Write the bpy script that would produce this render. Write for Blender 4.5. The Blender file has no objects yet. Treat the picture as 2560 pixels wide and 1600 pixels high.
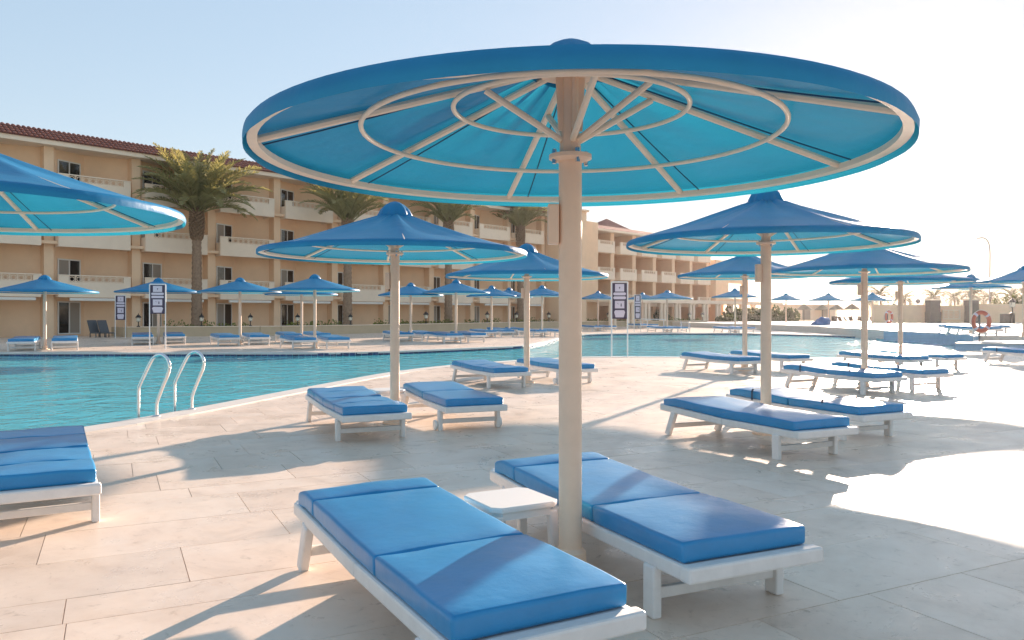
import bpy, bmesh, math, random
from mathutils import Vector, Matrix, noise
random.seed(7)
scene = bpy.context.scene
C = scene.collection
R_ = math.radians
F, YH, CH = 1980.0, 785.0, 1.35            # focal length and horizon in photograph pixels, camera height

# ---------------------------------------------------------------- camera, sky, sun, exposure
cam = bpy.data.objects.new('camera', bpy.data.cameras.new('camera'))
C.objects.link(cam)
cam.location = (0, 0, CH)
cam.rotation_euler = (R_(90), 0, 0)
cam.data.sensor_width = 36
cam.data.lens = F / 2560 * 36
cam.data.shift_y = -(800 - YH) / 2560
cam.data.clip_end = 4000
scene.camera = cam

SUN_AZ, SUN_EL = R_(26.5), R_(10.6)        # azimuth clockwise from +Y
world = bpy.data.worlds.new('World'); scene.world = world
world.use_nodes = True
wn = world.node_tree.nodes; wl = world.node_tree.links
sky = wn.new('ShaderNodeTexSky'); sky.sky_type = 'NISHITA'
sky.sun_disc = False; sky.sun_elevation = SUN_EL; sky.sun_rotation = SUN_AZ
sky.air_density = 1.0; sky.dust_density = .2; sky.ozone_density = 4.0
bg = wn['Background']; bg.inputs[1].default_value = 0.121
gm = wn.new('ShaderNodeGamma'); gm.inputs[1].default_value = .30; wl.new(sky.outputs[0], gm.inputs[0])
hs = wn.new('ShaderNodeHueSaturation'); hs.inputs['Saturation'].default_value = 1.6
wl.new(gm.outputs[0], hs.inputs['Color']); wl.new(hs.outputs[0], bg.inputs[0])
sun = bpy.data.objects.new('sun', bpy.data.lights.new('sun', 'SUN')); C.objects.link(sun)
sun.data.energy = 2.6; sun.data.angle = R_(0.6); sun.data.color = (1, .90, .78)
SV = Vector((math.sin(SUN_AZ)*math.cos(SUN_EL), math.cos(SUN_AZ)*math.cos(SUN_EL), math.sin(SUN_EL)))
sun.rotation_euler = (-SV).to_track_quat('-Z', 'Y').to_euler()
sun.location = SV * 200
vs = scene.view_settings
vs.view_transform = 'Standard'; vs.look = 'None'; vs.gamma = 1; vs.use_curve_mapping = False
vs.exposure = 2.45
vs.use_white_balance = True; vs.white_balance_temperature = 7650; vs.white_balance_tint = 21

# ---------------------------------------------------------------- materials
M = {}
def mat(name, col, rough=.6, spec=.5, var=0, scale=4, bump=0, bscale=30, metal=0, rnd=0, island=0, detail=4, rvar=0, trans=None):
    m = bpy.data.materials.new(name); m.use_nodes = True
    n = m.node_tree.nodes; l = m.node_tree.links
    p = n['Principled BSDF']
    p.inputs['Base Color'].default_value = (*col, 1); p.inputs['Roughness'].default_value = rough
    p.inputs['Specular IOR Level'].default_value = spec; p.inputs['Metallic'].default_value = metal
    if var or bump or rnd or island or rvar:
        tc = n.new('ShaderNodeTexCoord')
    if var or rnd or island or rvar:
        nz = n.new('ShaderNodeTexNoise'); nz.inputs['Scale'].default_value = scale; nz.inputs['Detail'].default_value = detail
        nz.inputs['Roughness'].default_value = .6
        geo = n.new('ShaderNodeNewGeometry')
        l.new(geo.outputs['Position'], nz.inputs['Vector'])
        mr = n.new('ShaderNodeMapRange')
        mr.inputs[1].default_value = .3; mr.inputs[2].default_value = .7
        mr.inputs[3].default_value = 1 - var; mr.inputs[4].default_value = 1 + var
        l.new(nz.outputs[0], mr.inputs[0])
        fac = mr.outputs[0]
        if rnd or island:
            oi = n.new('ShaderNodeObjectInfo')
            src = oi.outputs['Random'] if rnd else geo.outputs['Random Per Island']
            if rnd and island:
                ad = n.new('ShaderNodeMath'); ad.operation = 'ADD'
                l.new(oi.outputs['Random'], ad.inputs[0]); l.new(geo.outputs['Random Per Island'], ad.inputs[1])
                fr = n.new('ShaderNodeMath'); fr.operation = 'FRACT'; l.new(ad.outputs[0], fr.inputs[0]); src = fr.outputs[0]
            m2 = n.new('ShaderNodeMapRange'); k = rnd or island
            m2.inputs[3].default_value = 1 - k; m2.inputs[4].default_value = 1 + k
            l.new(src, m2.inputs[0])
            mu = n.new('ShaderNodeMath'); mu.operation = 'MULTIPLY'
            l.new(fac, mu.inputs[0]); l.new(m2.outputs[0], mu.inputs[1]); fac = mu.outputs[0]
        vm = n.new('ShaderNodeVectorMath'); vm.operation = 'SCALE'
        vm.inputs[0].default_value = col; l.new(fac, vm.inputs['Scale'])
        l.new(vm.outputs[0], p.inputs['Base Color'])
        if rvar:
            n3 = n.new('ShaderNodeTexNoise'); n3.inputs['Scale'].default_value = scale*2.3; n3.inputs['Detail'].default_value = 5
            l.new(geo.outputs['Position'], n3.inputs['Vector'])
            m3 = n.new('ShaderNodeMapRange'); m3.inputs[1].default_value = .3; m3.inputs[2].default_value = .7
            m3.inputs[3].default_value = rough - rvar; m3.inputs[4].default_value = rough + rvar
            l.new(n3.outputs[0], m3.inputs[0]); l.new(m3.outputs[0], p.inputs['Roughness'])
    if bump:
        nb = n.new('ShaderNodeTexNoise'); nb.inputs['Scale'].default_value = bscale; nb.inputs['Detail'].default_value = 6
        l.new(tc.outputs['Object'], nb.inputs['Vector'])
        b = n.new('ShaderNodeBump'); b.inputs['Strength'].default_value = bump; b.inputs['Distance'].default_value = .02
        l.new(nb.outputs[0], b.inputs['Height']); l.new(b.outputs[0], p.inputs['Normal'])
    if trans:
        t = n.new('ShaderNodeBsdfTranslucent'); t.inputs[0].default_value = (*trans[0], 1)
        mx = n.new('ShaderNodeMixShader'); mx.inputs[0].default_value = trans[1]
        l.new(p.outputs[0], mx.inputs[1]); l.new(t.outputs[0], mx.inputs[2])
        l.new(mx.outputs[0], n['Material Output'].inputs[0])
        if bump: l.new(b.outputs[0], t.inputs['Normal'])
    M[name] = m
    return m

mat('canopy', (.0, .24, .50), .42, .5, var=.08, scale=2.5, bump=.35, bscale=7, trans=((.0, .30, .41), .30))
M['canopy'].node_tree.nodes['Principled BSDF'].inputs['IOR'].default_value = 1.25
mat('seam', (.01, .06, .14), .7)  # canopy seam flaps, their shading put into the dark colour
mat('mattress', (.001, .25, .52), .28, .42, var=.06, scale=6, bump=.12, bscale=14)
mat('strap', (.012, .03, .06), .7)
mat('buckle', (.7, .7, .68), .4)
mat('beige_paint', (.90, .63, .46), .42, .5, var=.04, scale=9)
mat('white_wood', (.78, .75, .72), .5, .5, var=.05, scale=12, bump=.08, bscale=40)
mat('white_plastic', (.80, .79, .77), .38)
mat('rubber', (.03, .03, .035), .6)
def stone_mat():
    """cream slabs: veins, blotches and worn polish, each slab a little different"""
    m = bpy.data.materials.new('stone'); m.use_nodes = True; n = m.node_tree.nodes; l = m.node_tree.links; p = n['Principled BSDF']
    geo = n.new('ShaderNodeNewGeometry'); oi = n.new('ShaderNodeObjectInfo')
    ad = n.new('ShaderNodeMath'); ad.operation = 'ADD'; l.new(oi.outputs['Random'], ad.inputs[0]); l.new(geo.outputs['Random Per Island'], ad.inputs[1])
    fr = n.new('ShaderNodeMath'); fr.operation = 'FRACT'; l.new(ad.outputs[0], fr.inputs[0])
    off = n.new('ShaderNodeVectorMath'); off.operation = 'SCALE'; off.inputs[0].default_value = (7, 13, 5); l.new(fr.outputs[0], off.inputs['Scale'])
    vp = n.new('ShaderNodeVectorMath'); l.new(geo.outputs['Position'], vp.inputs[0]); l.new(off.outputs[0], vp.inputs[1])
    def tex(scale, detail, dist, vec, rough=.6):
        t = n.new('ShaderNodeTexNoise'); t.inputs['Scale'].default_value = scale; t.inputs['Detail'].default_value = detail
        t.inputs['Distortion'].default_value = dist; t.inputs['Roughness'].default_value = rough; l.new(vec, t.inputs['Vector']); return t.outputs[0]
    def ramp(src, stops):
        r = n.new('ShaderNodeValToRGB'); l.new(src, r.inputs[0]); e = r.color_ramp.elements
        e[0].position, e[0].color = stops[0][0], (*stops[0][1], 1); e[1].position, e[1].color = stops[-1][0], (*stops[-1][1], 1)
        for q, c in stops[1:-1]:
            k = e.new(q); k.color = (*c, 1)
        return r.outputs[0]
    def mul(a, b):
        x = n.new('ShaderNodeMix'); x.data_type = 'RGBA'; x.blend_type = 'MULTIPLY'; x.inputs[0].default_value = 1
        l.new(a, x.inputs[6]); l.new(b, x.inputs[7]); return x.outputs[2]
    c = ramp(tex(1.6, 10, .9, vp.outputs[0], .68), [(.28,(.70,.54,.43)),(.44,(.88,.70,.57)),(.60,(.93,.76,.63)),(.75,(.90,.69,.57))])
    c = mul(c, ramp(tex(5.5, 9, 2.2, vp.outputs[0], .7), [(.28,(.66,.62,.58)),(.42,(.95,.94,.93)),(.9,(1,1,1))]))
    c = mul(c, ramp(tex(.55, 6, .5, geo.outputs['Position'], .65), [(.33,(.84,.82,.80)),(.52,(1,1,1)),(.8,(1,.985,.97))]))
    c = mul(c, ramp(fr.outputs[0], [(0,(.90,.89,.88)),(.5,(1,.99,.98)),(1,(.97,.99,1))]))
    l.new(c, p.inputs['Base Color'])
    rr = n.new('ShaderNodeMapRange'); rr.inputs[1].default_value = .3; rr.inputs[2].default_value = .7; rr.inputs[3].default_value = .20; rr.inputs[4].default_value = .50
    l.new(tex(2.4, 8, .6, geo.outputs['Position'], .7), rr.inputs[0]); l.new(rr.outputs[0], p.inputs['Roughness'])
    b = n.new('ShaderNodeBump'); b.inputs['Strength'].default_value = .10; b.inputs['Distance'].default_value = .01
    l.new(tex(9, 8, .3, vp.outputs[0]), b.inputs['Height']); l.new(b.outputs[0], p.inputs['Normal'])
    M['stone'] = m
stone_mat()
mat('joint', (.54, .43, .35), .8)
mat('cream_paint', (.92, .74, .58), .42, .5, var=.04, scale=9)
mat('coping', (.68, .62, .56), .5, .5, var=.05, scale=2.5, island=.03)
mat('sand', (.55, .43, .31), .9, .2, var=.12, scale=.3)
mat('pool_floor', (.10, .52, .62), .6, .3, var=.10, scale=.6)
mat('pool_tile', (.015, .045, .13), .25, .5, rnd=.5)
mat('grout', (.45, .55, .62), .7)
mat('blue_wall', (.30, .45, .58), .6, .4, var=.06, scale=3)
mat('stucco', (.90, .61, .40), .85, .2, var=.04, scale=1.2, bump=.15, bscale=30)
mat('stucco_pale', (.92, .73, .56), .85, .2, var=.04, scale=1.2)
mat('roof_tile', (.30, .105, .075), .75, .3, var=.15, scale=5, rnd=.15, island=.15)
mat('window_frame', (.78, .74, .68), .5)
mat('glass', (.018, .018, .018), .06, .6)
mat('curtain', (.34, .29, .24), .8)
mat('awning', (.82, .76, .67), .7)
mat('trunk', (.33, .215, .145), .95, .2, var=.25, scale=7, bump=.8, bscale=12)
mat('boot', (.30, .19, .12), .95, .2, var=.25, scale=9, rnd=.2)
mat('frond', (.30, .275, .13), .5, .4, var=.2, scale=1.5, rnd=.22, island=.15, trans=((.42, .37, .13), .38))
mat('far_frond', (.075, .075, .035), .7, .3, rnd=.25, trans=((.14, .13, .05), .2))  # darkened frond copy: backlit silhouette of the distant palms put into the colour
mat('leaf', (.16, .19, .05), .6, .3, island=.35, trans=((.30, .32, .06), .35))
mat('hedge', (.055, .075, .03), .7, .3, island=.35, trans=((.14, .16, .04), .3))
mat('steel', (.72, .74, .75), .16, metal=1)
mat('sign_board', (.055, .038, .075), .5)
mat('sign_panel', (.66, .60, .68), .5)
mat('sign_mark', (.10, .07, .13), .6)
mat('buoy', (.62, .16, .10), .45, var=.06, scale=8)
mat('lantern_black', (.015, .014, .013), .5)
mat('lantern_glass', (.75, .68, .55), .3)
mat('grey_cloth', (.12, .12, .125), .8)
mat('dark_wood', (.10, .07, .055), .7, var=.2, scale=6)
mat('dark_stone', (.13, .10, .085), .8, var=.1, scale=4)
mat('thatch', (.25, .20, .14), .95, var=.2, scale=5)
mat('blue_tarp', (.06, .16, .34), .6, var=.1, scale=4)
mat('planter', (.60, .45, .30), .85, .2, var=.05, scale=1.5)
mat('lamp_grey', (.16, .17, .18), .5)

# pool water: clear tinted surface with mirror reflection growing at grazing angles
m = bpy.data.materials.new('water'); m.use_nodes = True; n = m.node_tree.nodes; l = m.node_tree.links
n.remove(n['Principled BSDF'])
geo = n.new('ShaderNodeNewGeometry')
mp = n.new('ShaderNodeMapping'); mp.inputs['Scale'].default_value = (1.0, .75, 1)
l.new(geo.outputs['Position'], mp.inputs[0])
n1 = n.new('ShaderNodeTexNoise'); n1.inputs['Scale'].default_value = 1.5; n1.inputs['Detail'].default_value = 3; n1.inputs['Distortion'].default_value = .6
n2 = n.new('ShaderNodeTexNoise'); n2.inputs['Scale'].default_value = 6; n2.inputs['Detail'].default_value = 2
l.new(mp.outputs[0], n1.inputs[0]); l.new(mp.outputs[0], n2.inputs[0])
ad = n.new('ShaderNodeMath'); ad.operation = 'MULTIPLY_ADD'; ad.inputs[1].default_value = .18
l.new(n2.outputs[0], ad.inputs[0]); l.new(n1.outputs[0], ad.inputs[2])
bp = n.new('ShaderNodeBump'); bp.inputs['Strength'].default_value = 1.0; bp.inputs['Distance'].default_value = .10
l.new(ad.outputs[0], bp.inputs['Height'])
fr = n.new('ShaderNodeFresnel'); fr.inputs[0].default_value = 1.33; l.new(bp.outputs[0], fr.inputs['Normal'])
mu = n.new('ShaderNodeMath'); mu.operation = 'MULTIPLY'; mu.inputs[1].default_value = .8; l.new(fr.outputs[0], mu.inputs[0])
tr = n.new('ShaderNodeBsdfTransparent'); tr.inputs[0].default_value = (.72, .95, .97, 1)
gl = n.new('ShaderNodeBsdfGlossy'); gl.inputs['Roughness'].default_value = .06; l.new(bp.outputs[0], gl.inputs['Normal'])
mx = n.new('ShaderNodeMixShader'); df = n.new('ShaderNodeBsdfDiffuse'); df.inputs[0].default_value = (.06, .66, .78, 1)
m0 = n.new('ShaderNodeMixShader'); m0.inputs[0].default_value = .72; l.new(tr.outputs[0], m0.inputs[1]); l.new(df.outputs[0], m0.inputs[2])
l.new(mu.outputs[0], mx.inputs[0]); l.new(m0.outputs[0], mx.inputs[1]); l.new(gl.outputs[0], mx.inputs[2])
l.new(mx.outputs[0], n['Material Output'].inputs[0]); M['water'] = m

# ---------------------------------------------------------------- mesh helpers
class MB:
    def __init__(s): s.v = []; s.f = []; s.x = None
    def add(s, vs_, fs):
        b = len(s.v)
        s.v += [tuple(s.x @ Vector(p)) if s.x else tuple(p) for p in vs_]
        s.f += [tuple(i + b for i in f) for f in fs]
        return s
    def box(s, x0, x1, y0, y1, z0, z1):
        return s.add([(x0,y0,z0),(x1,y0,z0),(x1,y1,z0),(x0,y1,z0),(x0,y0,z1),(x1,y0,z1),(x1,y1,z1),(x0,y1,z1)],
              [(0,3,2,1),(4,5,6,7),(0,1,5,4),(1,2,6,5),(2,3,7,6),(3,0,4,7)])
    def cbox(s, c, d): return s.box(c[0]-d[0]/2,c[0]+d[0]/2,c[1]-d[1]/2,c[1]+d[1]/2,c[2]-d[2]/2,c[2]+d[2]/2)
    def beam(s, a, b, w, h, up=(0,0,1)):
        a = Vector(a); b = Vector(b); t = (b-a).normalized(); u = Vector(up)
        sd = t.cross(u).normalized()*w/2; u2 = sd.cross(t).normalized()*h/2
        vs_ = [a-sd-u2,a+sd-u2,a+sd+u2,a-sd+u2,b-sd-u2,b+sd-u2,b+sd+u2,b-sd+u2]
        return s.add(vs_, [(0,1,2,3),(7,6,5,4),(0,4,5,1),(1,5,6,2),(2,6,7,3),(3,7,4,0)])
    def tube(s, pts, r, n=8, caps=True, closed=False):
        pts = [Vector(p) for p in pts]; k = len(pts); rs = r if isinstance(r, (list, tuple)) else [r]*k
        vs_ = []; pu = None
        for i, p in enumerate(pts):
            if closed: t = pts[(i+1) % k]-pts[i-1]
            else: t = pts[min(i+1,k-1)]-pts[max(i-1,0)]
            t.normalize()
            if pu is None: pu = t.orthogonal().normalized()
            pu = (pu - t*pu.dot(t)).normalized(); w = t.cross(pu)
            for j in range(n):
                a = 2*math.pi*j/n; vs_.append(p + (pu*math.cos(a)+w*math.sin(a))*rs[i])
        fs = []
        for i in range(k if closed else k-1):
            for j in range(n):
                i2 = (i+1) % k
                fs.append((i*n+j, i*n+(j+1)%n, i2*n+(j+1)%n, i2*n+j))
        if caps and not closed: fs += [tuple(range(n-1,-1,-1)), tuple((k-1)*n+j for j in range(n))]
        return s.add(vs_, fs)
    def lathe(s, prof, n=16, cx=0, cy=0, caps=True):
        vs_ = []; k = len(prof)
        for r, z in prof:
            for j in range(n):
                a = 2*math.pi*j/n; vs_.append((cx+r*math.cos(a), cy+r*math.sin(a), z))
        fs = [(i*n+j, i*n+(j+1)%n, (i+1)*n+(j+1)%n, (i+1)*n+j) for i in range(k-1) for j in range(n)]
        if caps: fs += [tuple(range(n-1,-1,-1)), tuple((k-1)*n+j for j in range(n))]
        return s.add(vs_, fs)
    def prism(s, poly, z0, z1):
        k = len(poly)
        vs_ = [(x,y,z0) for x,y in poly]+[(x,y,z1) for x,y in poly]
        return s.add(vs_, [tuple(range(k-1,-1,-1)), tuple(range(k,2*k))]+[(i,(i+1)%k,k+(i+1)%k,k+i) for i in range(k)])
    def mesh(s, name, material, smooth=None):
        me = bpy.data.meshes.new(name); me.from_pydata(s.v, [], s.f); me.update()
        if material: me.materials.append(M[material])
        if smooth is not None:
            me.shade_smooth()
            if smooth < 180: me.set_sharp_from_angle(angle=R_(smooth))
        return me
    def build(s, name, material, parent=None, smooth=None, bevel=0):
        return link(name, s.mesh(name, material, smooth), parent, bevel)

def link(name, me, parent=None, bevel=0):
    o = bpy.data.objects.new(name, me); C.objects.link(o)
    if parent: o.parent = parent
    if bevel:
        b = o.modifiers.new('bevel', 'BEVEL'); b.width = bevel; b.segments = 2; b.limit_method = 'ANGLE'; b.angle_limit = R_(40)
    return o
def empty(name, loc, rz=0):
    o = bpy.data.objects.new(name, None); C.objects.link(o); o.location = loc; o.rotation_euler = (0,0,rz); o.empty_display_size = .2
    return o
def tag(o, label=None, cat=None, group=None, kind=None):
    if label: o['label'] = label
    if cat: o['category'] = cat
    if group: o['group'] = group
    if kind: o['kind'] = kind
    return o
def copy_tree(o, parent=None):
    c = o.copy(); C.objects.link(c); c.parent = parent
    for ch in o.children: copy_tree(ch, c)
    return c
def gp(x, y, z=0.):                       # photograph pixel of a point at height z -> world
    D = F*(CH-z)/(y-YH); return Vector(((x-1280)/F*D, D, z))
def at(x, D, z=0.): return Vector(((x-1280)/F*D, D, z))
def zat(y, D): return CH + (YH-y)*D/F

def catmull(pts, per=6):
    out = []
    for i in range(len(pts)-1):
        p0 = Vector(pts[max(i-1,0)]); p1 = Vector(pts[i]); p2 = Vector(pts[i+1]); p3 = Vector(pts[min(i+2,len(pts)-1)])
        for k in range(per):
            t = k/per
            out.append(.5*((2*p1)+(p2-p0)*t+(2*p0-5*p1+4*p2-p3)*t*t+(3*p1-p0-3*p2+p3)*t**3))
    out.append(Vector(pts[-1])); return out

def fill(name, loops, z, material, parent=None):
    bm = bmesh.new(); es = []
    for lp in loops:
        vv = [bm.verts.new((p[0], p[1], z)) for p in lp]
        es += [bm.edges.new((vv[i], vv[(i+1) % len(vv)])) for i in range(len(vv))]
    bmesh.ops.triangle_fill(bm, use_beauty=True, use_dissolve=False, edges=es, normal=(0,0,1))
    for f in bm.faces:
        f.normal_update()
        if f.normal.z < 0: f.normal_flip()
    me = bpy.data.meshes.new(name); bm.to_mesh(me); bm.free(); me.materials.append(M[material])
    return link(name, me, parent)
def offset_loop(lp, d):                   # outward for counter-clockwise loops
    out = []; k = len(lp)
    for i in range(k):
        a = Vector(lp[i-1][:2]); b = Vector(lp[(i+1) % k][:2]); t = (b-a).normalized()
        out.append(Vector((lp[i][0]+t.y*d, lp[i][1]-t.x*d)))
    return out

# ---------------------------------------------------------------- pool outline
near_px = [(0,1105),(200,1072),(365,1045),(500,1020),(700,982),(850,954),(980,931),(1122,914),(1250,904),(1400,895),(1500,892),(1700,893),(1978,896),(2150,894),(2300,889),(2380,885)]
near = [(-26,-1.5),(-14,.8),(-9,2.6),(-6.9,4.4),(-6.0,6.3)] + [tuple(gp(*p)[:2]) for p in near_px]
right = [(15.6,27.9),(16.6,29.6),(18.2,31.2),(19.6,33.6),(20.5,37),(20.6,40.5),(20.3,43)]
far_px = [(2180,842),(2120,839),(1900,834),(1700,833),(1540,834),(1470,836),(1425,840),(1396,846),(1372,853),(1340,859),(1304,865),(1200,869.5),(1096,874),(898,881),(700,882.5),(350,882),(0,882)]
far = [tuple(gp(*p)[:2]) for p in far_px] + [(-22,28.2),(-27,27),(-31,22),(-32,12),(-31,3)]
near_c = [p.to_2d() for p in catmull([Vector((*p,0)) for p in near], 5)]
right_c = [p.to_2d() for p in catmull([Vector((*p,0)) for p in right], 4)]
far_c = [p.to_2d() for p in catmull([Vector((*p,0)) for p in far], 6)]
POOL = near_c + right_c + far_c           # counter-clockwise seen from above
COPE = offset_loop(POOL, .36)
area = sum(POOL[i-1].x*POOL[i].y-POOL[i].x*POOL[i-1].y for i in range(len(POOL)))
if area < 0: COPE = offset_loop(POOL, -.36)
WZ = -.11

DX0, DX1, DY0, DY1 = -70, 80, -14, 118
rect = [(DX0,DY0),(DX1,DY0),(DX1,DY1),(DX0,DY1)]
tag(fill('ground', [[(-420,-60),(620,-60),(620,700),(-420,700)], rect], -.02, 'sand'), kind='structure')
deck = fill('pool_deck', [rect, COPE], -.007, 'joint'); tag(deck, kind='structure')

# coping stones round the pool edge
cope_root = fill('pool_coping_bed', [POOL, COPE], -.012, 'coping'); tag(cope_root, kind='structure')
n_c = len(POOL)
acc = 0; start = 0
cum = [0]
for i in range(1, n_c): cum.append(cum[-1]+(POOL[i]-POOL[i-1]).length)
def along(loop, s):
    for i in range(1, n_c):
        if cum[i] >= s:
            t = (s-cum[i-1])/max(1e-6, cum[i]-cum[i-1]); return loop[i-1].lerp(loop[i], t)
    return loop[-1]
far_cope = MB(); s = 0; near_end = cum[len(near_c)-1]; n_near_cope = 0
r0 = cum[len(near_c)-1]; r1 = cum[len(near_c)+len(right_c)-1]
POOLo = offset_loop(POOL, -.03 if area > 0 else .03)
while s < cum[-1]-1:
    e = s+.90
    a, b, c, d = along(POOLo, s+.004), along(POOLo, e-.004), along(COPE, e-.004), along(COPE, s+.004)
    if not (r0-.2 < s < r1+.2):
        poly = [tuple(p) for p in (a, b, c, d)]
        if area > 0: poly = poly[::-1]
        mid = (a+b)/2
        if s < near_end and mid.y > 4 and mid.y < 20 and n_near_cope < 60:
            MB().prism(poly[::-1], -.05, .012).build('coping_stone', 'coping', cope_root); n_near_cope += 1
        else: far_cope.prism(poly[::-1], -.05, .012)
    s = e
tag(far_cope.build('coping_stones', 'coping', cope_root), kind='stuff')

# pool shell, waterline tiles, water
shell = MB()
k = len(POOL)
shell.add([(p.x,p.y,-.03) for p in POOL]+[(p.x,p.y,-1.35) for p in POOL], [(i,(i+1)%k,k+(i+1)%k,k+i) for i in range(k)])
pw = shell.build('pool_wall', 'pool_floor'); tag(pw, kind='structure')
tag(fill('pool_floor', [POOL], -1.34, 'pool_floor'), kind='structure')
tag(fill('pool_water', [offset_loop(POOL, -.002 if area > 0 else .002)], WZ, 'water'), kind='structure')
# dark tiles just above the water on the far bank
s0 = cum[len(near_c)+len(right_c)]; tile_me = MB().box(-.098,.098,-.012,.0,-.075,.075).mesh('pool_tile', 'pool_tile')
INN = offset_loop(POOL, -.004 if area > 0 else .004)
s = s0; nt = 0; far_t = MB(); tiles = []
while s < cum[-1]-30:
    p = along(INN, s); q = along(INN, s+.2); mid = (p+q)/2
    tiles.append((mid, math.atan2(q.y-p.y, q.x-p.x))); s += .215
vis = sorted([t for t in tiles if abs(t[0].x) < t[0].y*.68], key=lambda t: t[0].length)[:290]
vs_set = set(id(t) for t in vis)
grout = MB()
for t in tiles:
    mid, a = t
    if id(t) in vs_set:
        o = link('waterline_tile', tile_me, pw); o.location = (mid.x, mid.y, -.088); o.rotation_euler = (0,0,a+math.pi)
    else:
        far_t.x = Matrix.Translation((mid.x,mid.y,-.088)) @ Matrix.Rotation(a+math.pi,4,'Z')
        far_t.box(-.098,.098,-.012,0,-.075,.075)
tag(far_t.build('waterline_tiles', 'pool_tile', pw), kind='stuff')

# ---------------------------------------------------------------- paving slabs, laid square to the loungers
PHI = R_(26.7); ER = Vector((math.cos(PHI), math.sin(PHI))); EH = Vector((-math.sin(PHI), math.cos(PHI)))
def inside(p, lp):
    c = False; j = len(lp)-1
    for i in range(len(lp)):
        if (lp[i].y > p.y) != (lp[j].y > p.y) and p.x < (lp[j].x-lp[i].x)*(p.y-lp[i].y)/(lp[j].y-lp[i].y)+lp[i].x: c = not c
        j = i
    return c
def clip_pool(poly):
    """cut a slab along the coping where it reaches over it"""
    ins = [inside(p, COPE) for p in poly]
    cen = sum(poly, Vector((0,0)))/len(poly)
    if all(ins): return None
    best = min(range(len(COPE)), key=lambda i: ((COPE[i]+COPE[i-1])/2-cen).length_squared)
    a, b = COPE[best-1], COPE[best]
    if not any(ins) and ((a+b)/2-cen).length > 1.6: return poly
    nrm = Vector((b.y-a.y, -(b.x-a.x))).normalized()
    if area < 0: nrm = -nrm
    out = []
    for i in range(len(poly)):
        p, q = poly[i-1], poly[i]; dp = (p-a).dot(nrm)-.006; dq = (q-a).dot(nrm)-.006
        if (dp < 0) != (dq < 0): out.append(p.lerp(q, dp/(dp-dq)))
        if dq >= 0: out.append(q)
    return out if len(out) > 2 else None
slabs = []
v = -60.0; row = 0
pat = [.66, .66, .34, .66, .66, .66, .34, .66]
while v < 96:
    h = pat[row % len(pat)]
    u = -60 + (row*.37 % 1)*1.2; rr = random.Random(row)
    while u < 110:
        w = rr.choice([1.02, 1.02, .70, 1.34]) if h > .5 else 1.34
        c = ER*(u+w/2)+EH*(v+h/2)
        if DY0+1 < c.y < 60 and abs(c.x) < max(4.5, c.y*.72)+4 and c.y > 1.2:
            g = .0022
            poly = [ER*(u+g)+EH*(v+g), ER*(u+w-g)+EH*(v+g), ER*(u+w-g)+EH*(v+h-g), ER*(u+g)+EH*(v+h-g)]
            if not inside(c, COPE) or any(not inside(p, COPE) for p in poly):
                pl = clip_pool(poly)
                if pl: slabs.append((c.length - (0 if abs(c.x) < c.y*.7 else -6), pl))
        u += w
    v += h; row += 1
slabs.sort(key=lambda t: t[0])
rest = MB()
for i, (d, pl) in enumerate(slabs):
    dz = random.uniform(-.0008, .0008)
    if i < 295:
        c = sum(pl, Vector((0,0)))/len(pl)
        o = MB().prism([tuple(p-c) for p in pl], -.03, dz).build('paving_slab', 'stone', deck); o.location = (c.x, c.y, 0)
    else: rest.prism([tuple(p) for p in pl], -.03, dz)
tag(rest.build('paving_slabs', 'stone', deck), kind='stuff')
tag(fill('far_paving', [[(DX0,59),(DX1,59),(DX1,DY1),(DX0,DY1)]], -.003, 'stone'), kind='structure')

# ---------------------------------------------------------------- raised terrace on the right with its blue walls
TZ = .46
curve = [p for p in right_c if p.y > 32.0]
front = [Vector((19.2,32.6)), Vector((24,33.4)), Vector((40,35.5)), Vector((60,38))]
terr = [(p.x+.02, p.y) for p in curve] + [(20.9,44.4),(22,60),(18,84),(18,100),(75,100),(75,38.5)] + [(p.x,p.y) for p in reversed(front)]
tb = MB(); k = len(terr)
tb.add([(x,y,TZ) for x,y in terr]+[(x,y,-.7) for x,y in terr], [tuple(range(k))]+[(i,k+i,k+(i+1)%k,(i+1)%k) for i in range(k)])
o = tb.build('raised_terrace', 'coping'); tag(o, kind='structure')
# blue painted retaining wall along the curve, and the lower block in front of it
fw = MB(); cc = [Vector(p) for p in [(19.3,32.7)]] + curve + [Vector((20.6,43.6))]
for a, b in zip(cc[:-1], cc[1:]):
    fw.beam((a.x-.05,a.y,-.2),(b.x-.05,b.y,-.2), .14, 1.30)
tag(fw.build('retaining_wall', 'blue_wall', smooth=30), 'curved pale blue wall holding the raised terrace above the pool', 'wall')
lb = MB(); lb.prism([(16.55,29.55),(18.0,28.9),(40,29.5),(40,33.2),(24,32.4),(19.2,31.7),(17.6,30.8)], -.6, .24)
tag(lb.build('low_pool_wall', 'blue_wall', bevel=.02), 'low pale blue block at the pool corner in front of the terrace wall', 'wall')
MB().prism([(16.5,29.5),(18.0,28.85),(40,29.45),(40,33.3),(24,32.45),(19.2,31.75),(17.5,30.8)], .24, .28).build('capstone', 'coping', bpy.data.objects['low_pool_wall'], bevel=.01)

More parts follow.
